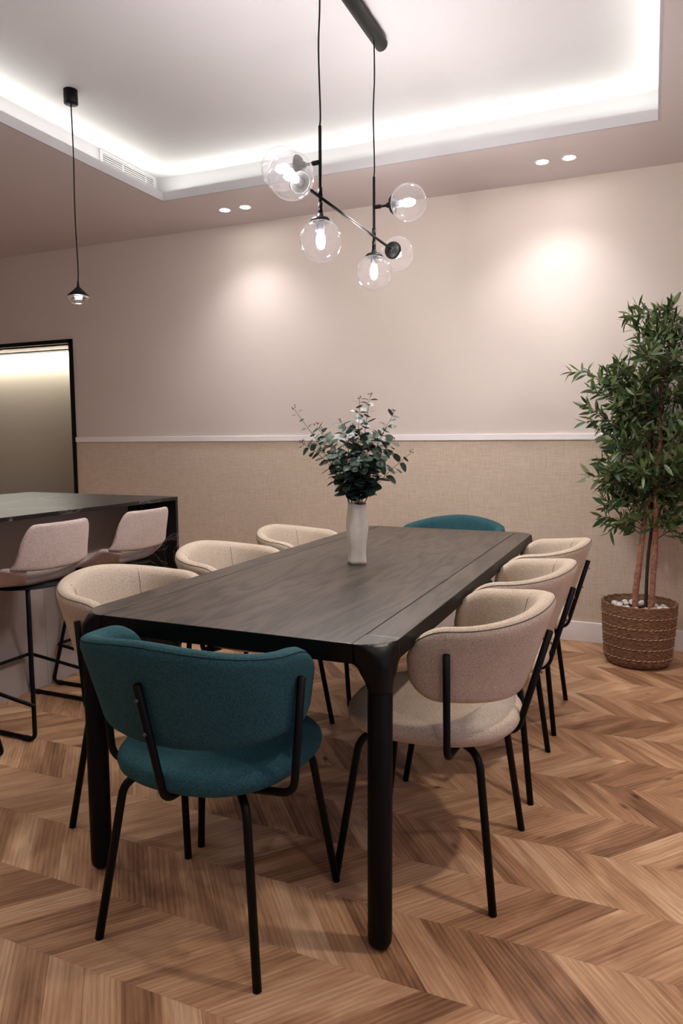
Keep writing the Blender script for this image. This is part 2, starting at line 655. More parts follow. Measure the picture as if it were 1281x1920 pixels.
cells = []
rp = random.Random(4)
for k in range(-16, 15):
    sg = 1 if k % 2 == 0 else -1
    ph = {0: -0.993 - RUN, 1: -0.63 + RUN, 2: -0.35, 3: 0.012 + RUN}.get(k, rp.uniform(0, PIT))
    y = YS + SP * k
    if y + SP > YW + 0.06: continue
    n0 = int((XL - ph) / PIT) + 3
    n1 = int((XR - ph) / PIT) - 3
    for i in range(n0, n1):
        x = ph + i * PIT
        cx, cy = x + PIT / 2 + RUN * sg / 2, y + SP / 2
        vis = (in_view(cx, cy) or any(in_view(x + a * PIT + RUN * sg * t, y + SP * t) for a in (0, 1) for t in (0, 1))) and cx > -2.84
        cells.append((not vis, cx * cx + cy * cy, sg, x, y))
cells.sort()
pm = {s: plank_mesh('plank', [plank_geo(s, 0, 0)]) for s in (1, -1)}
for c in cells[:300]:
    o = link('plank', pm[c[2]], floor)
    o.location = (c[3], c[4], 0)
o = link('far_planks', plank_mesh('far_planks', [plank_geo(c[2], c[3], c[4]) for c in cells[300:]]), floor)
o['kind'] = 'stuff'

# back wall with the lit niche on its left
NX1, NX0, NZ0, NZ1, ND = -4.372, -6.2, 0.70, 2.055, 0.34
w = MB()
w.add(box(NX1, XR + 0.1, YW, YW + 0.12, -0.05, ZC + 0.25))
w.add(box(XL - 0.1, NX1, YW, YW + 0.12, NZ1, ZC + 0.25))
w.add(box(XL - 0.1, NX1, YW, YW + 0.12, -0.05, NZ0))
w.add(box(XL - 0.1, NX0, YW, YW + 0.12, NZ0, NZ1))
wall = tag(w.obj('wall_back', WALL, None, False), 'beige pink painted back wall above the white rail', None, None, 'structure')
pn = MB()
pn.add(box(-4.352, XR, YW - 0.004, YW + 0.001, 0.12, 1.25))
pn.obj('wallpaper', LINEN, wall, False)
# niche: lined box, black frame, light strip under its soffit
ni = MB()
ni.add(box(NX0 - 0.02, NX1 + 0.02, YW + ND, YW + ND + 0.03, NZ0 - 0.02, NZ1 + 0.02))
ni.obj('niche_back', BRASSY, wall, False)
ni = MB()
ni.add(box(NX0, NX1, YW + 0.002, YW + ND, NZ1, NZ1 + 0.02))
ni.add(box(NX1, NX1 + 0.02, YW + 0.002, YW + ND, NZ0, NZ1))
ni.add(box(NX0 - 0.02, NX0, YW + 0.002, YW + ND, NZ0, NZ1))
ni.obj('niche_reveal', CEILW, wall, False)
ni = MB()
ni.add(box(NX0, NX1, YW + 0.002, YW + ND, NZ0 - 0.02, NZ0))
ni.obj('niche_shelf', MARBLE, wall, False)
fr = MB()
fr.add(box(NX1 - 0.010, NX1 + 0.021, YW - 0.018, YW + 0.004, NZ0, NZ1 + 0.026))
fr.add(box(NX0 - 0.02, NX1 + 0.020, YW - 0.018, YW + 0.004, NZ1 - 0.006, NZ1 + 0.026))
fr.add(box(NX0 - 0.02, NX0 + 0.012, YW - 0.018, YW + 0.004, NZ0, NZ1 + 0.026))
fr.obj('niche_frame', BLACK, wall, False)
ls = MB()
ls.add(box(NX0 + 0.02, NX1 - 0.02, YW + ND - 0.030, YW + ND - 0.012, NZ1 - 0.014, NZ1 - 0.001))
ls.obj('light_strip', BLACK, wall, False)
nl = area('niche_led', ((NX0 + NX1) / 2, YW + ND - 0.055, NZ1 - 0.012), (NX1 - NX0 - 0.1, 0.02), NICHE_W * (NX1 - NX0), (1.0, 0.99, 0.94), (0, 0.25, -1))
nl.parent = wall

rail = bbox('trim_1', -4.350, XR, YW - 0.016, YW - 0.0005, 1.248, 1.288, TRIM, None, 0.003)
tag(rail, 'white chair rail running across the back wall', None, None, 'structure')
bb = bbox('baseboard_back', NX1 - 0.3, XR, YW - 0.016, YW - 0.0005, 0.0, 0.125, TRIM, None, 0.003)
tag(bb, 'white baseboard along the foot of the back wall', None, None, 'structure')

# side, rear and left walls, with a window in the right wall
WY0, WY1, WZ0, WZ1 = -1.9, 1.9, 0.5, 2.45
w = MB()
w.add(box(XR, XR + 0.12, YF, WY0, 0, ZC + 0.25)); w.add(box(XR, XR + 0.12, WY1, YW, 0, ZC + 0.25))
w.add(box(XR, XR + 0.12, WY0, WY1, 0, WZ0)); w.add(box(XR, XR + 0.12, WY0, WY1, WZ1, ZC + 0.25))
tag(w.obj('wall_right', WALL, None, False), 'beige painted wall with a wide window', None, None, 'structure')
tag(obj('wall_left', *box(XL - 0.12, XL, YF, YW + 0.5, 0, ZC + 0.25), WALL, None, False), 'beige painted wall beyond the island', None, None, 'structure')
tag(obj('wall_front', *box(XL, XR, YF - 0.12, YF, 0, ZC + 0.25), WALL, None, False), 'beige painted wall behind the camera', None, None, 'structure')
win = MB()
for y in (WY0, -0.66, 0.62, WY1 - 0.05): win.add(box(XR + 0.02, XR + 0.08, y, y + 0.05, WZ0, WZ1))
for z in (WZ0, WZ1 - 0.05): win.add(box(XR + 0.02, XR + 0.08, WY0, WY1, z, z + 0.05))
wo = tag(win.obj('window_1', BLACK, None, False), 'wide black framed window in the side wall', None, None, 'structure')
for a, b_ in ((WY0 + 0.05, -0.66), (-0.61, 0.62), (0.67, WY1 - 0.05)):
    obj('pane', *box(XR + 0.045, XR + 0.051, a, b_, WZ0 + 0.05, WZ1 - 0.05), GLAZE, wo, False)
pt = area('window_portal', (XR + 0.10, (WY0 + WY1) / 2, (WZ0 + WZ1) / 2), (WZ1 - WZ0, WY1 - WY0), 1, (1, 1, 1), (-1, 0, 0))
pt.data.cycles.is_portal = True

# ceiling: lower ring, lip, cove, raised tray
ce = MB()
for a in ((XL, TX0, YF, YW), (TX1, XR, YF, YW), (TX0, TX1, YF, TY0), (TX0, TX1, TY1, YW)):
    ce.add(box(a[0], a[1], a[2], a[3], ZC, ZC + 0.008))
ceil = tag(ce.obj('ceiling', CEIL, None, False), 'lowered taupe ceiling border around the lit tray', None, None, 'structure')
li = MB()
LT, LH = 0.012, ZC + 0.054
li.add(box(TX0 - LT, TX0 + 0.001, TY0 - LT, TY1 + LT, ZC - 0.0006, LH)); li.add(box(TX1 - 0.001, TX1 + LT, TY0 - LT, TY1 + LT, ZC - 0.0006, LH))
li.add(box(TX0, TX1, TY1 - 0.001, TY1 + LT, ZC - 0.0006, LH)); li.add(box(TX0, TX1, TY0 - LT, TY0 + 0.001, ZC - 0.0006, LH))
li.obj('cove_lip', CEILW, ceil, False)
tr = MB()
tr.add(box(TX0 - REC - 0.05, TX1 + REC + 0.05, TY0 - REC - 0.05, TY1 + REC + 0.05, ZU, ZU + 0.04))
tr.add(box(TX0 - REC - 0.05, TX0 - REC, TY0 - REC, TY1 + REC, ZC + 0.008, ZU)); tr.add(box(TX1 + REC, TX1 + REC + 0.05, TY0 - REC, TY1 + REC, ZC + 0.008, ZU))
tr.add(box(TX0 - REC, TX1 + REC, TY1 + REC, TY1 + REC + 0.05, ZC + 0.008, ZU)); tr.add(box(TX0 - REC, TX1 + REC, TY0 - REC - 0.05, TY0 - REC, ZC + 0.008, ZU))
for a in ((TX0 - REC, TX0, TY0 - REC, TY1 + REC), (TX1, TX1 + REC, TY0 - REC, TY1 + REC), (TX0, TX1, TY1, TY1 + REC), (TX0, TX1, TY0 - REC, TY0)):
    tr.add(box(a[0] - 0.0, a[1], a[2], a[3], ZC + 0.0081, ZC + 0.012))
tr.obj('tray', CEILW, ceil, False)

# air vent in the tray's left side
xv = TX0 - REC
vent = empty('air_vent', (xv, 3.80, 2.941))
tag(vent, 'white slotted air vent in the tray ceiling edge', 'vent')
GY, GZ = 0.262, 0.037
f_ = MB()
for a in (box(0.0005, 0.010, -GY, GY, GZ - 0.016, GZ), box(0.0005, 0.010, -GY, GY, -GZ, -GZ + 0.006),
          box(0.0005, 0.010, -GY, -GY + 0.022, -GZ + 0.006, GZ - 0.016), box(0.0005, 0.010, GY - 0.022, GY, -GZ + 0.006, GZ - 0.016)): f_.add(a)
f_.obj('vent_frame', CEILW, vent, False)
obj('duct', *box(0.0002, 0.001, -GY + 0.0225, GY - 0.0225, -GZ + 0.0065, GZ - 0.0165), BLACK, vent, False)
for k in range(4):
    z = -GZ + 0.0125 + k * 0.0125
    obj('slat', *box(0.001, 0.008, -GY + 0.0225, GY - 0.0225, z, z + 0.0060), CEILW, vent, False)
for y in (-0.06, 0.16): obj('divider', *box(0.001, 0.009, y, y + 0.006, -GZ + 0.0065, GZ - 0.0165), CEILW, vent, False)


# ------------------------------------------------------------------ recessed downlights
def downlight(x, y, label, power=SPOT_W, group=None, cone=112, col=SPOT_COL):
    t = empty('recessed_downlight', (x, y, ZC))
    tag(t, label, 'downlight', group)
    obj('bezel', *lathe([(0.031, -0.0005), (0.040, -0.003), (0.043, -0.0015), (0.043, -0.0001)], 28), TRIM, t)
    obj('lens', *lathe([(0.0, -0.0022), (0.032, -0.0022), (0.032, -0.0008)], 28), LEDW, t)
    l = bpy.data.lights.new('spot', 'SPOT')
    l.energy = power
    l.spot_size = radians(cone)
    l.spot_blend = 1.0
    l.shadow_soft_size = 0.06
    l.color = col
    o = bpy.data.objects.new('spot', l)
    o.location = (0, 0, -0.012)
    COL.objects.link(o)
    o.parent = t
    return t


for x, y, lb in ((-2.687, 4.305, 'lit ceiling downlight nearest the vent, left of its pair'),
                 (-2.530, 4.306, 'lit ceiling downlight nearest the chandelier, right of the left pair'),
                 (-0.615, 4.303, 'lit ceiling downlight left of the pair near the olive tree'),
                 (-0.469, 4.300, 'rightmost lit ceiling downlight, above the olive tree side')):
    downlight(x, y, lb, group='wall washing downlights')
for i, (x, y, pw_) in enumerate(((0.62, 1.9, 50), (0.62, 0.3, 26), (-1.0, -0.75, 16), (-2.4, -0.75, 26), (-3.7, 1.9, 45), (-3.7, 0.5, 40), (1.6, 3.0, 30))):  # unseen fill lamps, added to brighten the floor and chairs
    downlight(x, y, 'added fill downlight outside the view in the ceiling border', FILL_W * pw_, 'added fill downlights around the ceiling border', 125, (1.0, 0.86, 0.74))


# ------------------------------------------------------------------ dining table
TXA, TXB, TYA, TYB = -1.4815, -0.5465, 1.546, 3.806
table = empty('dining_table', ((TXA + TXB) / 2, (TYA + TYB) / 2, 0))
tag(table, 'long dark wooden dining table with round black legs', 'table')
HX, HY = (TXB - TXA) / 2, (TYB - TYA) / 2
SR, TH, LR = 0.090, 0.050, 0.0305       # side rail width, edge thickness, leg radius
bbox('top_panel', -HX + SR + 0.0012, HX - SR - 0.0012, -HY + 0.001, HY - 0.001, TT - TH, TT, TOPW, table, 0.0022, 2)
for s in (-1, 1):
    xa, xb = sorted((s * (HX - SR + 0.0006), s * HX))
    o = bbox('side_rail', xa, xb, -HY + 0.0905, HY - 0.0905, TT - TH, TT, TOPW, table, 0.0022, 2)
RA = 0.09


def shade_edges(me):
    # shade painted black on edges and underside, open-pore stained oak on the upper face
    me.materials.append(EDGE_SHADE)
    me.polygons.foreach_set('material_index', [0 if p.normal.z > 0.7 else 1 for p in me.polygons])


for ch_ in table.children: shade_edges(ch_.data)


def corner_loop(z):
    t = min(1, max(0, (z - 0.655) / (TT - TH - 0.655)))
    e = 1 - sqrt(max(0, 1 - t ** 2))
    a = 2 * LR + (RA - 2 * LR) * (e if z < TT - TH else 1.0)
    k = min(1, max(0, (z - (TT - 0.052)) / 0.052))
    ro = LR + (0.075 - LR) * k ** 2.0
    ro = min(ro, a - 0.003)
    pts = []
    n = 10
    for i in range(5): pts.append((a + (ro - a) * i / 5, 0.0))
    for i in range(n + 1):
        th = -pi / 2 - (pi / 2) * i / n
        x, y = ro + ro * cos(th), ro + ro * sin(th)
        cx, cy = ro * (1 - i / n), ro * (i / n)                       # chamfer line
        w_ = 0.55 * k
        pts.append((x * (1 - w_) + cx * w_, y * (1 - w_) + cy * w_))
    for i in range(1, 6): pts.append((0.0, ro + (a - ro) * i / 5))
    d = min(2 * LR, RA)
    top = (z > TT - TH - 0.0005)
    if top: d = RA
    for i in range(1, 4): pts.append((d * i / 3, a))
    if top:
        m = [(RA, RA - RA * i / 6) for i in range(1, 6)]
        pts += m
    else:
        pts += [(d, a + (d - a) * 0.5), (d, d + 0.0005), (d + 0.0003, d + 0.0003), (d + 0.0005, d), (d + (a - d) * 0.5, d)]
    pts += [(a, d * (1 - 0.33)), (a, d * 0.33)] if not top else [(RA, RA * 0.1), (RA, RA * 0.05)]
    wc = max(0.0, 1 - t * 1.6) if not top else 0
    out = []
    for (x, y) in pts:
        dx, dy = x - LR, y - LR
        l = math.hypot(dx, dy) or 1
        out.append(((LR + dx / l * LR) * wc + x * (1 - wc), (LR + dy / l * LR) * wc + y * (1 - wc)))
    return out


levels = [0.655 + (TT - TH - 0.655) * i / 9 for i in range(9)] + [TT - TH - 0.0006, TT - TH + 0.0001] + [TT - TH + TH * i / 8 for i in range(1, 8)] + [TT - 0.003, TT - 0.001, TT]
for sx, sy in ((-1, -1), (1, -1), (1, 1), (-1, 1)):
    V, F = [], []
    for z in levels:
        L = corner_loop(z)
        ins = 0.0 if z < TT - 0.002 else (0.0006 if z < TT - 0.0005 else 0.002)
        for (x, y) in L:
            c = 0.03
            x2, y2 = max(x, ins), max(y, ins)
            V.append((sx * (HX - x2), sy * (HY - y2), z))
    n = len(corner_loop(0.7))
    for i in range(len(levels) - 1):
        for k in range(n):
            k2 = (k + 1) % n
            f = (i * n + k, (i + 1) * n + k, (i + 1) * n + k2, i * n + k2)
            F.append(f if sx * sy > 0 else tuple(reversed(f)))
    f = tuple(range((len(levels) - 1) * n, len(levels) * n))
    F.append(tuple(reversed(f)) if sx * sy > 0 else f)
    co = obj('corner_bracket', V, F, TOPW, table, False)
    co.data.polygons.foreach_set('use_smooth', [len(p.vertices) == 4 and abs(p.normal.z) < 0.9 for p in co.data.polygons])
    shade_edges(co.data)
    c = (sx * (HX - LR), sy * (HY - LR), 0)
    obj('leg', *lathe([(0.0, 0.001), (0.012, 0.001), (0.022, 0.006), (0.0285, 0.015), (LR, 0.03), (LR, 0.650), (LR - 0.0015, 0.652), (LR - 0.0015, 0.656)], 32, c), BLACKW, table)

# ------------------------------------------------------------------ upholstered dining chair
W_, YR, YC = 0.256, -0.283, -0.055       # backrest mid-line: half width, rear, where the arms begin


def back_plan(s):
    # s in arc length from the rear centre; returns point, outward normal and angle weight
    return PLAN(s)


def build_plan():
    pts = []
    n = 160
    for i in range(n + 1):
        a = pi / 2 * i / n
        x = W_ * abs(sin(a)) ** (2 / 2.45)
        y = YC - (YC - YR) * abs(cos(a)) ** (2 / 2.45)
        pts.append(Vector((x, y)))
    for i in range(1, 30): pts.append(Vector((W_ - 0.010 * (i / 29) ** 2, YC + 0.062 * i / 29)))
    L = [0]
    for i in range(1, len(pts)): L.append(L[-1] + (pts[i] - pts[i - 1]).length)
    return pts, L


PP, PL = build_plan()
SMAX = PL[-1]


def PLAN(s):
    sg = 1 if s >= 0 else -1
    d = min(abs(s), SMAX)
    i = 0
    lo, hi = 0, len(PL) - 2
    while lo < hi:
        m = (lo + hi + 1) // 2
        if PL[m] <= d: lo = m
        else: hi = m - 1
    i = lo
    t = (d - PL[i]) / max(1e-9, PL[i + 1] - PL[i])
    p = PP[i].lerp(PP[i + 1], min(1, max(0, t)))
    j0, j1 = max(0, i - 3), min(len(PP) - 1, i + 4)
    tg = (PP[j1] - PP[j0]).normalized()
    nrm = Vector((tg.y, -tg.x))
    if d < 1e-4: nrm = Vector((0, -1))
    return Vector((p.x * sg, p.y)), Vector((nrm.x * sg, nrm.y)), d


def back_lims(d):
    e = SMAX - d                                    # distance from the arm's tip
    f = min(1, d / 0.36)
    f = f * f * (3 - 2 * f)
    zt = 0.818 - 0.043 * f
    zb = 0.548 + 0.020 * f
    rb, rt = 0.100, 0.125
    if e < rb: zb += 0.085 * (1 - sqrt(max(0, 1 - ((rb - e) / rb) ** 2)))
    if e < rt: zt -= 0.117 * (1 - sqrt(max(0, 1 - ((rt - e) / rt) ** 2)))
    if zt - zb < 0.012:
        m = (zt + zb) / 2
        zt, zb = m + 0.006, m - 0.006
    return zb, zt


def back_point(s, phi_n, z):
    p, nr, d = PLAN(s)
    lean = 0.045 + 0.25 * (max(0, -nr.y)) ** 0.8
    off = lean * (z - 0.70) + phi_n
    return Vector((p.x + nr.x * off, p.y + nr.y * off, z))


def thick(s, q):
    e = SMAX - abs(s)
    t = 0.042 + 0.014 * q
    if e < 0.03: t *= sqrt(max(0.02, 1 - ((0.03 - e) / 0.03) ** 2))
    return t


def section(s, npts=8, nend=6):
    zb, zt = back_lims(abs(s))
    t0, t1 = thick(s, 0) / 2, thick(s, 1) / 2
    h = zt - zb
    r0_, r1_ = min(t0, h * 0.45), min(t1, h * 0.45)
    out = []
    for i in range(npts): out.append((t0 + (t1 - t0) * i / npts, zb + r0_ + (h - r0_ - r1_) * i / npts))
    for i in range(nend + 1):
        a = pi * i / nend
        out.append((t1 * cos(a), zt - r1_ + r1_ * sin(a)))
    for i in range(1, npts + 1): out.append((-t1 + (t1 - t0) * i / npts, zt - r1_ - (h - r0_ - r1_) * i / npts))
    for i in range(1, nend):
        a = pi + pi * i / nend
        out.append((t0 * cos(a), zb + r0_ + r0_ * sin(a)))
    return out


def backrest_geo():
    V, F = [], []
    n = 76
    S = [SMAX * sin(pi / 2 * (-1 + 2 * i / n)) * 0.35 + SMAX * (-1 + 2 * i / n) * 0.65 for i in range(n + 1)]
    for s in S:
        sec = section(s)
        for (a, z) in sec: V.append(back_point(s, a, z))
    m = len(sec)
    for i in range(n):
        for k in range(m):
            k2 = (k + 1) % m
            F.append((i * m + k, (i + 1) * m + k, (i + 1) * m + k2, i * m + k2))
    F.append(tuple(range(m)))
    F.append(tuple(reversed([n * m + k for k in range(m)])))
    return V, F


def seam_path(side, frac, s0, s1, n=50):
    pts = []
    for i in range(n + 1):
        s = s0 + (s1 - s0) * i / n
        zb, zt = back_lims(abs(s))
        t1 = thick(s, 1) / 2
        r1_ = min(t1, (zt - zb) * 0.45)
        a = frac if side > 0 else pi - frac
        pts.append(back_point(s, (t1 + 0.0002) * cos(a), zt - r1_ + (r1_ + 0.0002) * sin(a)))
    return pts


def cushion_geo():
    V, F = [], []
    A, B, yc = 0.248, 0.250, -0.002
    prof = [(0.10, 0.421), (0.60, 0.419), (0.82, 0.424), (0.93, 0.434), (0.985, 0.447), (1.0, 0.460), (0.99, 0.472), (0.955, 0.483), (0.89, 0.491), (0.75, 0.497), (0.5, 0.501), (0.25, 0.503)]
    m = 56
    for (k, z) in prof:
        for j in range(m):
            a = 2 * pi * j / m
            n_ = 2.5
            x = A * math.copysign(abs(cos(a)) ** (2 / n_), cos(a))
            y = B * math.copysign(abs(sin(a)) ** (2 / n_), sin(a))
            x *= 1 + 0.05 * y / B
            V.append((x * k, yc + y * k, z))
    for i in range(len(prof) - 1):
        for j in range(m):
            j2 = (j + 1) % m
            F.append((i * m + j, i * m + j2, (i + 1) * m + j2, (i + 1) * m + j))
    F.append(tuple(reversed(range(m))))
    F.append(tuple((len(prof) - 1) * m + j for j in range(m)))
    return V, F


def make_chair(fab, seam):
    root = empty('dining_chair')
    obj('seat', *cushion_geo(), fab, root)
    bk = obj('backrest', *backrest_geo(), fab, root)
    obj('seam', *tube(seam_path(1, 0.75, -SMAX + 0.02, SMAX - 0.02, 70), 0.0012, 5), seam, bk)
    for s in (-0.17, 0.17):
        pts = []
        for i in range(24):
            zb, zt = back_lims(abs(s))
            t = thick(s, 1) / 2
            z = zt - t - (zt - zb - 2 * t) * i / 23
            q = 1 - i / 23
            pts.append(back_point(s, -(thick(s, q) / 2 + 0.0002), z))
        pts = [back_point(s, -thick(s, 1) / 2 * 0.75, zt - thick(s, 1) / 2 * 0.34)] + pts
        obj('seam', *tube(pts, 0.0010, 5), seam, bk)
    for sx in (-1, 1):
        for sy in (-1, 1):
            P = fillet([(sx * 0.10, sy * 0.095, 0.411), (sx * 0.176, sy * 0.172, 0.408), (sx * 0.229, sy * 0.226, 0.0)], 0.045, 7)
            obj('leg', *tube(P, 0.0108, 12), BLACK, root)
    # three support rods: at the rear centre and on both sides
    P = fillet([(0, -0.327, 0.722), (0, -0.243, 0.418), (0, -0.14, 0.410)], 0.034, 7)
    rd = obj('support_rod', *tube(P, 0.0098, 12), BLACK, root)
    for z, y in ((0.688, -0.329), (0.602, -0.305)):
        obj('screw', *lathe([(0.0, 0.0), (0.0045, 0.0), (0.0045, 0.004), (0.002, 0.0045), (0.002, 0.002), (0, 0.002)], 12, (0, y, z), (0, -1, -0.27)), SOCKET, rd)
    for s in (-1, 1):
        P = fillet([(s * 0.2925, -0.110, 0.710), (s * 0.268, -0.108, 0.424), (s * 0.15, -0.104, 0.411)], 0.034, 7)
        obj('support_rod', *tube(P, 0.0098, 12), BLACK, root)
    obj('seat_plate', *lathe([(0.0, 0.403), (0.13, 0.403), (0.14, 0.408), (0.14, 0.4155), (0.0, 0.4155)], 32), BLACK, root)
    return root


proto_b = make_chair(BEIGE, SEAMD)
proto_t = make_chair(TEAL, SEAMT)
RX, LX = -0.568, -1.467
spots = [
    (proto_t, -1.013, 1.555, 0.0, 'teal upholstered chair in the foreground at the near end of the table', 'teal end chairs'),
    (proto_t, -1.000, 3.806, pi, 'teal upholstered chair at the far end, mostly hidden by the table', 'teal end chairs'),
    (proto_b, RX, 2.030, pi / 2, 'nearest beige chair on the olive tree side, its seat behind the front table leg', 'beige side chairs'),
    (proto_b, RX + 0.002, 2.665, pi / 2, 'middle beige chair on the olive tree side of the table', 'beige side chairs'),
    (proto_b, RX + 0.004, 3.300, pi / 2, 'farthest beige chair on the olive tree side of the table', 'beige side chairs'),
    (proto_b, LX, 1.940, -pi / 2, 'nearest beige chair on the bar side, behind the foreground teal chair', 'beige side chairs'),
    (proto_b, LX - 0.02, 2.600, -pi / 2, 'middle beige chair on the bar stool side of the table', 'beige side chairs'),
    (proto_b, LX - 0.025, 3.270, -pi / 2, 'farthest beige chair on the bar side, left of the vase', 'beige side chairs')]
used = set()
for pr, x, y, rz, lb, gr in spots:
    o = pr if pr not in used else copy_tree(pr)
    used.add(pr)
    o.location = (x, y, 0)
    o.rotation_euler = (0, 0, rz)
    tag(o, lb, 'chair', gr)

# ------------------------------------------------------------------ island
IX0, IX1, IY0, IY1, IZ = -3.62, -2.490, -0.6, 3.425, 0.935
wt = empty('island_worktop', ((IX0 + IX1) / 2, (IY0 + IY1) / 2, 0))
tag(wt, 'black marble island worktop with a waterfall end panel', 'worktop')
ox, oy = (IX0 + IX1) / 2, (IY0 + IY1) / 2
bbox('top_slab', IX0 - ox, IX1 - ox, IY0 - oy, IY1 - oy, IZ - 0.020, IZ, MARBLE, wt, 0.0015, 1)
bbox('end_panel', IX0 - ox, IX1 - ox, IY1 - 0.020 - oy, IY1 - oy, 0.001, IZ - 0.0205, MARBLE, wt, 0.0015, 1)
bbox('end_panel', IX0 - ox, IX1 - ox, IY0 - oy, IY0 + 0.020 - oy, 0.001, IZ - 0.0205, MARBLE, wt, 0.0015, 1)
cab = empty('island_cabinet', (ox, oy, 0))
tag(cab, 'taupe cabinet body under the black island worktop', 'cabinet')
bbox('carcass', IX0 + 0.02 - ox, -2.835 - ox, IY0 + 0.021 - oy, IY1 - 0.0205 - oy, 0.0, IZ - 0.0205, CABINET, cab, 0.002, 1)
n_pan = 6
for k in range(n_pan):
    a = IY0 + 0.023 + (IY1 - IY0 - 0.046) * k / n_pan - oy
    b_ = IY0 + 0.023 + (IY1 - IY0 - 0.046) * (k + 1) / n_pan - oy
    bbox('panel', -2.835 - ox, -2.830 - ox, a + 0.0006, b_ - 0.0006, 0.0005, IZ - 0.022, CABINET, cab, 0.0008, 1)


# ------------------------------------------------------------------ bar stools
def stool_surface(u, v):
    P = [(0.00, 0.205, 0.640, 0.185), (0.25, 0.085, 0.632, 0.215), (0.45, -0.030, 0.630, 0.230), (0.60, -0.115, 0.640, 0.232),
         (0.70, -0.165, 0.668, 0.228), (0.78, -0.192, 0.705, 0.217), (0.88, -0.214, 0.790, 0.196), (1.0, -0.240, 0.908, 0.182)]
    i = 0
    while i < len(P) - 2 and v > P[i + 1][0]: i += 1
    a, b = P[i], P[i + 1]
    t = (v - a[0]) / (b[0] - a[0])
    q0, q1 = P[max(0, i - 1)], P[min(len(P) - 1, i + 2)]

    def h(k):
        m0 = (b[k] - q0[k]) / (b[0] - q0[0]) * (b[0] - a[0])
        m1 = (q1[k] - a[k]) / (q1[0] - a[0]) * (b[0] - a[0])
        return (2 * t ** 3 - 3 * t * t + 1) * a[k] + (t ** 3 - 2 * t * t + t) * m0 + (-2 * t ** 3 + 3 * t * t) * b[k] + (t ** 3 - t * t) * m1
    y, z, w = h(1), h(2), h(3)
    cup = max(0.0, min(1.0, (v - 0.30) / 0.40))
    cup = cup * cup * (3 - 2 * cup)
    fade = max(0.0, 1 - max(0, v - 0.68) / 0.14)
    z += 0.060 * abs(u) ** 3 * cup * fade
    up = max(0.0, (v - 0.70) / 0.30)
    y += (0.02 + 0.040 * cup - 0.020 * up ** 0.8) * abs(u) ** 2.6
    return Vector((u * w, y, z))


def stool_part(name, vlo, vhi, mat, root, nu=28, nv=12):
    V, F = [], []
    for j in range(nv + 1):
        for i in range(nu + 1):
            u = -1 + 2 * i / nu
            a, b = vlo(u), vhi(u)
            V.append(stool_surface(u, a + (b - a) * j / nv))
    for j in range(nv):
        for i in range(nu):
            k = j * (nu + 1) + i
            F.append((k, k + 1, k + nu + 2, k + nu + 1))
    o = obj(name, V, F, mat, root)
    m = o.modifiers.new('thickness', 'SOLIDIFY')
    m.thickness = 0.024
    m.offset = 0
    m = o.modifiers.new('smooth', 'SUBSURF')
    m.levels = m.render_levels = 1
    return o


HV, HU = 0.775, 0.66


def vend(u):
    if abs(u) < HU: return HV - 0.215 * (1 - (u / HU) ** 2) ** 0.5 - 0.004
    return HV - 0.004


def vfront(u):
    return 0.12 * (1 - sqrt(max(0.0, 1 - (max(0, abs(u) - 0.55) / 0.45) ** 2)))


def vtop(u):
    return 1.0 - 0.085 * (1 - sqrt(max(0.0, 1 - (max(0, abs(u) - 0.78) / 0.22) ** 2)))


def make_stool():
    root = empty('bar_stool')
    stool_part('seat_shell', vfront, vend, ROSE, root, 32, 16)
    bk = stool_part('backrest', lambda u: HV, vtop, ROSE, root, 32, 10)
    bw, bd = 0.245, 0.225
    tw_, td_ = 0.147, 0.135
    for sx in (-1, 1):
        # front leg, floor runner and rear leg form one bent tube on each side
        P = fillet([(sx * 0.06, 0.065, 0.612), (sx * td_, tw_, 0.606), (sx * bd, bw, 0.011), (sx * bd, -bw, 0.011), (sx * td_, -tw_, 0.606), (sx * 0.06, -0.065, 0.612)], [0.05, 0.030, 0.030, 0.05], 7)
        obj('sled_frame', *tube(P, 0.0092, 10), BLACK, root)
        for sy in (-1, 1):
            obj('glide', *tube([(sx * bd, sy * (bw - 0.062), 0.0090), (sx * bd, sy * (bw - 0.032), 0.0090)], 0.0120, 10), BLACK, root)

    def at(sx, sy, z):
        t = (z - 0.011) / (0.606 - 0.011)
        return (sx * (bd + (td_ - bd) * t + 0.012), sy * (bw + (tw_ - bw) * t + (0.012 if sy > 0 else 0.02)), z)
    P = fillet([at(-1, -1, 0.150), at(-1, 1, 0.205), at(1, 1, 0.205), at(1, -1, 0.150)], 0.020, 5)
    obj('footrest', *tube(P, 0.0080, 10), BLACK, root)
    obj('seat_plate', *lathe([(0.0, 0.598), (0.05, 0.599), (0.13, 0.607), (0.175, 0.616), (0.175, 0.622), (0.0, 0.622)], 32), BLACK, root)
    return root


st = make_stool()
for i, (y, lb) in enumerate(((2.395, 'pale pink fabric bar stool nearest the camera that shows its whole back'),
                             (2.990, 'pale pink fabric bar stool farther along, by the black island end panel'),
                             (1.780, 'bar stool cut off by the left picture edge, only a foot showing'))):
    o = st if i == 0 else copy_tree(st)
    o.location = (-2.575, y, 0)
    o.rotation_euler = (0, 0, pi / 2)
    tag(o, lb, 'stool', 'bar stools at the island')

# ------------------------------------------------------------------ chandelier
CX, ZB = -1.131, 2.117
ch = empty('chandelier', (CX, 2.735, ZU))
tag(ch, 'black chandelier with six clear glass globes above the table', 'chandelier')
Y1, Y2 = 2.459 - 2.735, 3.009 - 2.735


def chz(z): return z - ZU


obj('canopy', *lathe([(0.0, -0.72), (0.024, -0.72), (0.028, -0.716), (0.028, 0.366), (0.024, 0.370), (0.0, 0.370)], 28, (0, 0, chz(2.949)), (0, 1, 0)), BLACK, ch)
GR = 0.0765


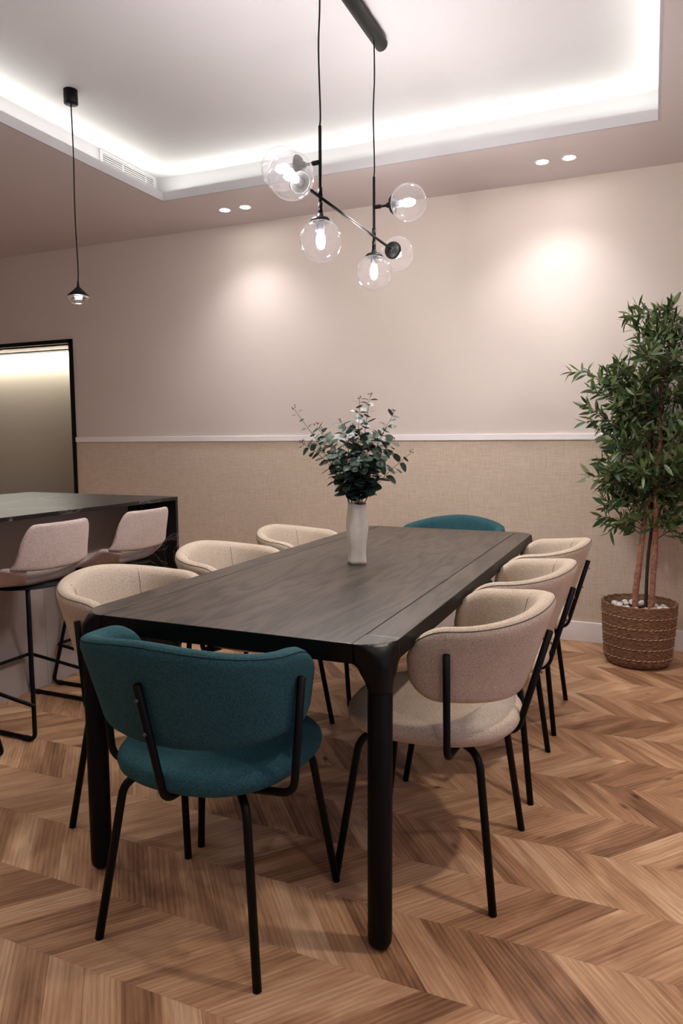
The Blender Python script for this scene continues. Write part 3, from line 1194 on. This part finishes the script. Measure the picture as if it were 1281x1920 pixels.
def globe(parent, c, d, tag_=None):
    # a clear globe on its cap: d points from the cap to the globe's centre
    c, d = Vector(c), Vector(d).normalized()
    base = c - d * GR
    cap = obj('cap', *lathe([(0.0, -0.020), (0.010, -0.020), (0.012, -0.008), (0.030, -0.003), (0.0385, 0.006), (0.0395, 0.012), (0.036, 0.012), (0.030, 0.006), (0.0, 0.004)], 28, base, d), BLACK, parent)
    obj('socket', *lathe([(0.0, 0.004), (0.0135, 0.004), (0.0135, 0.046), (0.011, 0.048), (0.0, 0.048)], 20, base, d), SOCKET, cap)
    obj('bulb', *lathe([(0.0, 0.0482), (0.009, 0.0482), (0.014, 0.058), (0.0165, 0.070), (0.015, 0.084), (0.009, 0.096), (0.0, 0.101)], 20, base, d), BULB, cap)
    pr = []
    for i in range(33):
        a = -pi / 2 + 0.50 + (pi - 0.50) * i / 32
        pr.append((GR * cos(a) if i < 32 else 0.0, GR + GR * sin(a)))
    obj('glass_globe', *lathe(pr, 40, base, d), GLASS, cap)


zb = chz(ZB)
for k, Y in enumerate((Y1, Y2)):
    ztop = chz(2.372)
    obj('stem', *tube([(0, Y, ztop), (0, Y, chz(1.973) + GR + 0.02)], 0.0058, 12), BLACK, ch)
    zc0 = chz(2.93)
    wob = 0.003
    obj('cable', *tube(spline([(0, Y, zc0), (0.001, Y + wob, zc0 - 0.15), (-0.002, Y - wob, zc0 - 0.3), (0.002, Y, ztop + 0.05), (0, Y, ztop)], 6), 0.0032, 8), BLACK, ch)
    for z0, z1, r in ((zb + 0.012, zb + 0.042, 0.0085), (zb - 0.044, zb - 0.010, 0.0085), (chz(1.973) + GR + 0.014, chz(1.973) + GR + 0.036, 0.0085)):
        obj('collar', *tube([(0, Y, z0), (0, Y, z1)], r, 14), BLACK, ch)
    globe(ch, (0, Y, chz(1.973)), (0, 0, -1))
YA, YD = 2.206 - 2.735, 3.292 - 2.735
obj('crossbar', *tube([(0.011, YA + GR + 0.015, zb), (0.011, YD - GR - 0.015, zb)], 0.0055, 12), BLACK, ch)
globe(ch, (0.011, YA, zb), (0, -1, 0))
globe(ch, (0.011, YD, zb), (0, 1, 0))
ZS = chz(2.247)
obj('side_arm', *tube([(0, Y1, ZS), (-0.065, Y1, ZS)], 0.0055, 12), BLACK, ch)
globe(ch, (-0.155, Y1, ZS), (-1, 0, 0))
obj('side_arm', *tube([(0, Y2, ZS), (0.065, Y2, ZS)], 0.0055, 12), BLACK, ch)
globe(ch, (0.155, Y2, ZS), (1, 0, 0))
for Y, s in ((Y1, -1), (Y2, 1)):
    obj('collar', *tube([(s * 0.004, Y, ZS), (s * 0.030, Y, ZS)], 0.0085, 14), BLACK, ch)

# ------------------------------------------------------------------ island pendant
pe = empty('pendant_lamp', (-2.70, 2.924, ZU))
tag(pe, 'small black cone pendant lamp with a glass ball, above the island', 'lamp')
obj('canopy', *lathe([(0.0, -0.068), (0.030, -0.068), (0.034, -0.066), (0.034, -0.001), (0.0, -0.001)], 28), BLACK, pe)
obj('cable', *tube(spline([(0, 0, -0.068), (0.003, 0, -0.3), (-0.002, 0, -0.6), (0.004, 0, -0.85), (0, 0, -0.93)], 6), 0.003, 8), BLACK, pe)
zc = -0.948
obj('cone', *lathe([(0.0, zc + 0.030), (0.004, zc + 0.028), (0.007, zc), (0.030, zc - 0.022), (0.0525, zc - 0.043), (0.0535, zc - 0.047), (0.050, zc - 0.047), (0.0, zc - 0.043)], 32), BLACK, pe)
obj('glass_dome', *lathe([(0.0525, zc - 0.0475)] + [(0.053 * cos(a), zc - 0.0475 - 0.043 * sin(a)) for a in [pi / 2 * i / 12 for i in range(1, 12)]] + [(0.0, zc - 0.0905)], 32), glass('pendant glass', (0.96, 0.94, 0.93), 0.95, 0.30), pe)
obj('led_disc', *lathe([(0.0, zc - 0.050), (0.020, zc - 0.050), (0.020, zc - 0.048), (0.0, zc - 0.048)], 24), emit('pendant led', (1, 0.93, 0.9), 0.25), pe)
l = bpy.data.lights.new('pendant_light', 'POINT')
l.energy, l.shadow_soft_size, l.color = 1.5, 0.02, (1, 0.92, 0.86)
o = bpy.data.objects.new('pendant_light', l)
o.location = (0, 0, zc - 0.075)
COL.objects.link(o)
o.parent = pe

# ------------------------------------------------------------------ vase and eucalyptus
VX, VY = -1.048, 2.601
vs_ = empty('vase', (VX, VY, TT))
tag(vs_, 'wavy white ceramic vase standing on the dining table', 'vase')
V, F = [], []
m, H = 56, 0.237


def vr(a, t):
    tw = 0.5 * sin(2 * pi * t * 0.9 + 0.6)
    r = 0.0400 + 0.0035 * sin(2 * pi * t * 1.25 + 3.6)
    return r * (1 + 0.11 * cos(4 * a + 1.0 + tw) + 0.05 * cos(2 * a + 2.5 * t * pi))


rings = [(t, 0.0) for t in [i / 22 for i in range(23)]] + [(1.0, 0.004), (0.9, 0.005), (0.6, 0.005), (0.05, 0.006)]
for (t, ins) in rings:
    for k in range(m):
        a = 2 * pi * k / m
        r = vr(a, t) - ins
        if t == 0: r *= 0.93
        V.append((r * cos(a), r * sin(a), 0.0006 + H * t + (0.004 * sin(2 * a) if t == 1 else 0)))
for i in range(len(rings) - 1):
    for k in range(m):
        k2 = (k + 1) % m
        F.append((i * m + k, i * m + k2, (i + 1) * m + k2, (i + 1) * m + k))
F.append(tuple(reversed(range(m))))
F.append(tuple((len(rings) - 1) * m + k for k in range(m)))
obj('body', V, F, CERAMIC, vs_)


def leaf_mesh(name, outline, mat, curl=0.12, fold=0.15):
    # outline: half widths along the length 0..1; unit length along +x, normal +z
    V, F = [], []
    for (t, w) in outline:
        z = -curl * t * t
        V += [(t, -w, z + fold * w), (t, 0, z), (t, w, z + fold * w)]
    for i in range(len(outline) - 1):
        a, b = i * 3, i * 3 + 3
        F += [(a, b, b + 1, a + 1), (a + 1, b + 1, b + 2, a + 2)]
    return V, F


ROUND = [(0.0, 0.04), (0.12, 0.26), (0.35, 0.43), (0.6, 0.46), (0.82, 0.34), (0.95, 0.17), (1.0, 0.02)]
LANCE = [(0.0, 0.015), (0.15, 0.065), (0.4, 0.105), (0.65, 0.095), (0.85, 0.05), (1.0, 0.004)]
ROUND_G = leaf_mesh('leaf', ROUND, EUCA, 0.10, 0.12)
ROUND_M = [mesh('leaf', *leaf_mesh('leaf', ROUND, EUCA, c, f), EUCA) for c, f in ((0.10, 0.15), (-0.12, 0.1), (0.25, 0.2))]
rg = random.Random(11)


def frame_to(xdir, zdir):
    x = Vector(xdir).normalized()
    z = Vector(zdir)
    z = (z - x * z.dot(x))
    z = z.normalized() if z.length > 1e-5 else x.orthogonal().normalized()
    y = z.cross(x)
    return Matrix((x, y, z)).transposed()


RV = Vector((cos(YAW), sin(YAW), 0))        # the bouquet's broad side
DV = Vector((-sin(YAW), cos(YAW), 0))
mouth = Vector((VX, VY, TT + 0.0006))
STEMS = [(-0.245, 0.605, 0.03, 9, 'slim'), (-0.215, 0.475, 0.02, 9, 'full'), (-0.155, 0.535, -0.03, 10, 'full'), (-0.140, 0.52, 0.08, 10, 'full'),
         (-0.06, 0.55, -0.06, 11, 'full'), (-0.02, 0.54, 0.05, 11, 'full'), (0.010, 0.640, -0.02, 12, 'full'), (0.052, 0.650, 0.02, 12, 'full'),
         (0.062, 0.50, -0.08, 10, 'full'), (0.105, 0.50, 0.06, 10, 'full'), (0.142, 0.585, 0.0, 11, 'full'), (0.135, 0.48, -0.05, 10, 'full'),
         (0.212, 0.435, -0.02, 5, 'bare'), (-0.09, 0.44, -0.09, 9, 'full'), (0.03, 0.42, -0.11, 9, 'full'), (0.09, 0.42, -0.10, 8, 'full'), (-0.03, 0.40, -0.10, 8, 'full')]
for i, (dx, zt, dd, npair, kind) in enumerate(STEMS):
    lb = {0: 'long thin eucalyptus stem reaching far out to the upper left of the vase', 12: 'bare low eucalyptus stem reaching right of the vase with few leaves',
          7: 'tallest eucalyptus stem rising straight up from the vase', 10: 'eucalyptus stem at the upper right of the bouquet'}.get(i, 'round leaved eucalyptus stem in the dense middle of the bouquet')
    if lb.endswith('dense middle of the bouquet'):
        side_ = 'low dark eucalyptus stem with large round leaves just above the vase mouth' if zt < 0.46 else None
        side_ = side_ or ('leafy eucalyptus stem on the left side of the bouquet' if dx < -0.1 else 'leafy eucalyptus stem on the right side of the bouquet' if dx > 0.08 else lb)
        lb = side_
    st_ = empty('eucalyptus_stem', mouth)
    tag(st_, lb, 'plant', 'eucalyptus stems in the vase')
    tip = RV * dx + DV * dd + Vector((0, 0, zt))
    b0 = RV * (dx * 0.09) + DV * (dd * 0.12)
    b0 = Vector((max(-0.02, min(0.02, b0.x)), max(-0.02, min(0.02, b0.y)), 0.03))
    b1 = Vector((b0.x * 0.9, b0.y * 0.9, 0.225)) + RV * (dx * 0.04)
    mid = b1.lerp(tip, 0.5) + Vector((0, 0, 0.035)) * (1 if kind == 'full' else 0.3) - RV * dx * 0.06
    path = spline([b0, b1, mid, tip], 8)
    nP = len(path)
    obj('stem', *tube(path, [0.0022 - 0.0013 * k / nP for k in range(nP)], 6), STEMM, st_)
    t0 = 0.40 if kind != 'bare' else 0.60
    npair += 2
    tw = rg.uniform(0, pi)
    for j in range(npair):
        t = t0 + (1 - t0) * (j + 0.3) / npair
        f = t * (nP - 1)
        k = min(int(f), nP - 2)
        p = path[k].lerp(path[k + 1], f - k)
        tg = (path[k + 1] - path[k]).normalized()
        g = (t - t0) / (1 - t0)
        size = 0.058 * (1 - 0.50 * g) * rg.uniform(0.85, 1.12)
        if kind == 'slim': size *= 0.72
        tw += pi / 2 + rg.uniform(-0.35, 0.35)
        side = tg.orthogonal().normalized()
        side = Matrix.Rotation(tw, 3, tg) @ side
        for sg in (-1, 1):
            if kind == 'bare' and rg.random() < 0.3: continue
            d = (side * sg + tg * rg.uniform(0.15, 0.6) + Vector((0, 0, -0.1))).normalized()
            nz = (tg * 1.0 + Vector((rg.uniform(-.7, .7), rg.uniform(-.9, .3), rg.uniform(-.2, .7)))).normalized()
            lf = link('leaf', ROUND_M[rg.randrange(3)], st_)
            lf.matrix_local = Matrix.Translation(p + d * 0.004) @ (frame_to(d, nz) @ Matrix.Diagonal((size, size * rg.uniform(0.85, 1.05), size))).to_4x4()
    bd_ = MB()
    for j in range(5):
        c = tip + Vector((rg.uniform(-.009, .009), rg.uniform(-.009, .009), rg.uniform(-.003, .014)))
        bd_.add(lathe([(0, -0.0035), (0.0028, -0.001), (0.003, 0.0015), (0, 0.004)], 6, c))
    bd_.obj('bud', BUDM, st_)

# ------------------------------------------------------------------ basket, pebbles, olive tree
PX, PY = -0.032, 4.300
m_, nt, b = new_mat('woven seagrass')
tc = N(nt, 'ShaderNodeTexCoord')
sep = N(nt, 'ShaderNodeSeparateXYZ')
nt.links.new(tc.outputs['Object'], sep.inputs[0])
at2 = N(nt, 'ShaderNodeMath', operation='ARCTAN2')
nt.links.new(sep.outputs['Y'], at2.inputs[0]); nt.links.new(sep.outputs['X'], at2.inputs[1])
cmb = N(nt, 'ShaderNodeCombineXYZ')
ma = N(nt, 'ShaderNodeMath', operation='MULTIPLY'); ma.inputs[1].default_value = 7.0
mz_ = N(nt, 'ShaderNodeMath', operation='MULTIPLY'); mz_.inputs[1].default_value = 190.0
nt.links.new(at2.outputs[0], ma.inputs[0]); nt.links.new(sep.outputs['Z'], mz_.inputs[0])
nt.links.new(ma.outputs[0], cmb.inputs[0]); nt.links.new(mz_.outputs[0], cmb.inputs[1])
nn = N(nt, 'ShaderNodeTexNoise'); setin(nn, Scale=1.0, Detail=3.0, Roughness=0.7)
nt.links.new(cmb.outputs[0], nn.inputs['Vector'])
rm = ramp(nt, [(0.30, (0.055, 0.024, 0.012)), (0.5, (0.200, 0.096, 0.050)), (0.72, (0.42, 0.235, 0.130))])
nt.links.new(nn.outputs['Fac'], rm.inputs['Fac'])
nt.links.new(rm.outputs['Color'], b.inputs['Base Color'])
setin(b, Roughness=0.75)
bump(nt, b, nn.outputs['Fac'], 0.7, 0.004)
WICKER = m_
STRAW = plain('pale straw stitch', (0.50, 0.36, 0.22), 0.7, noise=0.3, nscale=150)
bk = empty('basket', (PX, PY, 0))
tag(bk, 'round brown woven basket planter with pale stitched bands', 'basket')
BH = 0.345


def brad(z):
    t = z / BH
    return 0.176 + 0.022 * min(1, t * 1.1) - 0.03 * max(0, 1 - t * 8) ** 2


V, F = [], []
seg, rows = 96, 36
prof = []
for i in range(rows * 3 + 1):
    z = BH * i / (rows * 3)
    prof.append((z, brad(z) + 0.0016 * sin(2 * pi * i / 3), i))
ipr = [(BH - 0.002, brad(BH) - 0.010, 0), (BH * 0.8, brad(BH * 0.8) - 0.012, 0), (0.02, brad(0.02) - 0.014, 0)]
for (z, r, i) in prof + ipr:
    for k in range(seg):
        a = 2 * pi * k / seg
        rr_ = r + (0.0014 if (k // 2 + i // 3) % 2 else -0.0008) * (1 if i else 0.3)
        V.append((rr_ * cos(a), rr_ * sin(a), max(0.0008, z)))
nr = len(prof) + len(ipr)
for i in range(nr - 1):
    for k in range(seg):
        k2 = (k + 1) % seg
        F.append((i * seg + k, i * seg + k2, (i + 1) * seg + k2, (i + 1) * seg + k))
F.append(tuple(reversed(range(seg))))
F.append(tuple((nr - 1) * seg + k for k in range(seg)))
obj('body', V, F, WICKER, bk)
rim = [(cos(2 * pi * k / 90) * (brad(BH) - 0.004), sin(2 * pi * k / 90) * (brad(BH) - 0.004), BH + 0.002 * sin(k * 1.57)) for k in range(91)]
obj('rim', *tube(rim, [0.0065 + 0.0015 * (k % 2) for k in range(91)], 7, False), WICKER, bk)
for zz in (0.058, 0.118, 0.178, 0.232, 0.290):
    sm = MB()
    nS = 44
    for k in range(nS):
        a0, a1 = 2 * pi * k / nS, 2 * pi * (k + 0.82) / nS
        pts = [((brad(zz) + 0.004 + 0.001 * sin(pi * j / 4)) * cos(a0 + (a1 - a0) * j / 4), (brad(zz) + 0.004 + 0.001 * sin(pi * j / 4)) * sin(a0 + (a1 - a0) * j / 4),
                zz + 0.0055 * (j / 4 - 0.5)) for j in range(5)]
        sm.add(tube(pts, [0.0013, 0.0024, 0.0026, 0.0022, 0.0012], 5))
    sm.obj('stitched_band', STRAW, bk)
obj('soil', *lathe([(0.0, 0.305), (0.12, 0.303), (0.180, 0.298), (0.180, 0.270), (0.0, 0.270)], 32), BARKD, bk)
rg = random.Random(3)
peb = []
tries = 0
TR = [(-0.012, 0.0, 0.02), (0.034, 0.03, 0.015), (0.062, -0.01, 0.02)]
while len(peb) < 34 and tries < 4000:
    tries += 1
    a, r = rg.uniform(0, 2 * pi), 0.155 * sqrt(rg.random())
    x, y, s = r * cos(a), r * sin(a), rg.uniform(0.013, 0.021)
    if any((x - q[0]) ** 2 + (y - q[1]) ** 2 < ((s + q[2]) * 0.86) ** 2 for q in peb): continue
    if any((x - q[0]) ** 2 + (y - q[1]) ** 2 < (s + q[2]) ** 2 for q in TR): continue
    peb.append((x, y, s))
for (x, y, s) in peb:
    V, F = [], []
    bm = bmesh.new()
    bmesh.ops.create_icosphere(bm, subdivisions=2, radius=1.0)
    k1, k2, k3 = rg.uniform(0.8, 1.15), rg.uniform(0.8, 1.15), rg.uniform(0.62, 0.85)
    ph = rg.uniform(0, 6)
    for v in bm.verts:
        q = 1 + 0.08 * sin(3 * v.co.x + ph) + 0.06 * cos(4 * v.co.y + ph * 2)
        v.co = Vector((v.co.x * k1, v.co.y * k2, v.co.z * k3)) * q * s
    me = bpy.data.meshes.new('pebble')
    bm.to_mesh(me)
    bm.free()
    me.materials.append(STONE)
    me.polygons.foreach_set('use_smooth', [True] * len(me.polygons))
    o = link('pebble', me)
    o.location = (PX + x, PY + y, 0.304 + s * k3 * 0.95)
    o.rotation_euler = (0, 0, rg.uniform(0, 6))
    tag(o, 'smooth white pebble around the trunks in the woven basket', 'pebble', 'white pebbles in the basket')

tree = empty('olive_tree', (PX, PY, 0.27))
tag(tree, 'leafy artificial olive tree with reddish trunks in the woven basket', 'tree')
rg = random.Random(21)
trunks = [([(-0.012, 0.0, 0.0), (-0.022, 0.0, 0.10), (-0.006, 0.005, 0.30), (0.012, 0.01, 0.55), (0.022, 0.0, 0.75), (0.016, 0.01, 1.0), (0.010, 0.0, 1.38), (0.02, 0.0, 1.52)], 0.0165, BARK),
          ([(0.034, 0.03, 0.0), (0.036, 0.03, 0.30), (0.05, 0.03, 0.55), (0.03, 0.03, 0.85), (0.05, 0.02, 1.15)], 0.0095, BARKD),
          ([(0.060, -0.01, 0.0), (0.066, -0.01, 0.20), (0.070, 0.0, 0.45), (0.064, 0.0, 0.70), (0.075, 0.01, 0.95), (0.068, 0.01, 1.2), (0.065, 0.0, 1.48)], 0.0165, BARK)]
TP = []
for pts, r, mt in trunks:
    P = spline(pts, 8)
    n = len(P)
    kn = [rg.random() < 0.10 for _ in range(n)]
    R = [r * (1 - 0.62 * (i / n) ** 1.3) * (1.14 if kn[i] else rg.uniform(0.97, 1.05)) for i in range(n)]
    obj('trunk', *tube(P, R, 12, True, lambda i, k: 0.05 * sin(k * 2.1 + i * 0.6)), mt, tree)
    TP.append(P)
leaves, twigs, fruits = [], MB(), []


def sample(P, z):
    for i in range(len(P) - 1):
        if P[i + 1].z >= z:
            t = (z - P[i].z) / max(1e-6, P[i + 1].z - P[i].z)
            return P[i].lerp(P[i + 1], t)
    return P[-1].copy()


def crown_r(z):                                # half width of the crown against the height above the soil
    T = [(0.40, 0.10), (0.52, 0.25), (0.70, 0.33), (0.9, 0.34), (1.1, 0.33), (1.3, 0.34), (1.45, 0.30), (1.55, 0.20), (1.68, 0.13), (1.76, 0.05)]
    for (a, ra), (b_, rb) in zip(T, T[1:]):
        if a <= z <= b_: return ra + (rb - ra) * (z - a) / (b_ - a)
    return 0.05


def add_leaf(p, d, size):
    d = d.normalized()
    nz = Vector((rg.uniform(-.8, .8), rg.uniform(-.9, .5), rg.uniform(0.0, 1.0)))
    if PY + p.y + d.y * size > YW - 0.03: return
    leaves.append((p.copy(), d, nz, size))


def twig(p0, d0, ln, lv):
    pts = [p0]
    d = d0.normalized()
    n = max(4, int(ln / 0.022))
    for i in range(n):
        d = (d + Vector((rg.uniform(-.16, .16), rg.uniform(-.16, .16), rg.uniform(-.10, .14)))).normalized()
        q = pts[-1] + d * ln / n
        if PY + q.y > YW - 0.05: d.y = -abs(d.y) * 0.5; q = pts[-1] + d * ln / n
        pts.append(q)
    r = 0.0032 if lv == 0 else 0.0018
    twigs.add(tube(pts, [r * (1 - 0.6 * i / n) for i in range(n + 1)], 5))
    for i in range(1 if lv else 2, n + 1):
        tg = (pts[i] - pts[i - 1]).normalized()
        s = Matrix.Rotation(rg.uniform(0, 2 * pi), 3, tg) @ tg.orthogonal().normalized()
        for sg in (-1, 1):
            if rg.random() < 0.84: add_leaf(pts[i], s * sg + tg * rg.uniform(0.35, 1.1), rg.uniform(0.058, 0.094))
        if rg.random() < 0.035: fruits.append(pts[i] + s * 0.012)
    add_leaf(pts[-1], d, 0.07)
    if lv == 0:
        for i in range(2, n, 3):
            tg = (pts[i] - pts[i - 1]).normalized()
            s = Matrix.Rotation(rg.uniform(0, 2 * pi), 3, tg) @ tg.orthogonal().normalized()
            twig(pts[i], s + tg * 0.8 + Vector((0, 0, 0.2)), rg.uniform(0.07, 0.13), 1)


for k in range(52):
    z = 0.50 + 0.96 * (k + rg.random()) / 52
    P = TP[rg.choice((0, 2, 2, 0, 1))]
    p0 = sample(P, z - 0.08 if z > 0.5 else z)
    a = 2 * pi * ((k * 0.381966) % 1) + rg.uniform(-.3, .3)
    d = Vector((cos(a), 0.72 * sin(a), rg.uniform(0.25, 0.75)))
    R = crown_r(z)
    twig(p0, d, R * rg.uniform(0.75, 1.05), 0)
for (x, y, z, dx, dz) in ((0.02, 0.0, 1.46, 0.10, 1.0), (0.06, 0, 1.44, 0.25, 1.0), (0.0, 0, 1.40, -0.30, 1.0), (0.05, -.02, 1.42, 0.02, 1.0), (0.02, 0.02, 1.40, -0.15, 1.0), (0.06, 0.02, 1.40, 0.5, 0.9)):
    twig(Vector((x, y, z)), Vector((dx, rg.uniform(-.2, .2), dz)), 0.25, 0)
# long outliers on the left of the crown
for z, ln, dz in ((1.18, 0.40, 0.55), (0.98, 0.38, 0.5), (0.66, 0.36, 0.45), (0.48, 0.24, 0.35)):
    twig(sample(TP[0], z), Vector((-1, -0.15, dz)), ln, 0)
twigs.obj('branches', STEMM, tree)['kind'] = 'stuff'
LM = [mesh('leaf', *leaf_mesh('leaf', LANCE, OLIVE, c, 0.25), OLIVE) for c in (0.05, 0.22, -0.15)]
LG = [leaf_mesh('leaf', LANCE, OLIVE, c, 0.25) for c in (0.05, 0.22, -0.15, 0.4)]


def leaf_vis(l):
    p = l[0] + tree.location
    return (not in_view(p.x, p.y, p.z, 0.0), p.y)


leaves.sort(key=leaf_vis)
fol = MB()
for i, (p, d, nz, s) in enumerate(leaves):
    Mx = Matrix.Translation(p) @ (frame_to(d, nz) @ Matrix.Diagonal((s, s * rg.uniform(0.9, 1.4), s))).to_4x4()
    if i < 300:
        lf = link('leaf', LM[i % 3], tree)
        lf.matrix_local = Mx
    else:
        g = LG[i % 4]
        fol.add(([Mx @ Vector(v) for v in g[0]], g[1]))
fol.obj('foliage', OLIVE, tree)['kind'] = 'stuff'
for p in fruits[:40]:
    obj('olive', *lathe([(0, -0.011), (0.005, -0.009), (0.0078, -0.002), (0.0075, 0.003), (0.004, 0.009), (0, 0.010)], 10, p, (rg.uniform(-.5, .5), rg.uniform(-.5, .5), 1)), FRUIT, tree)
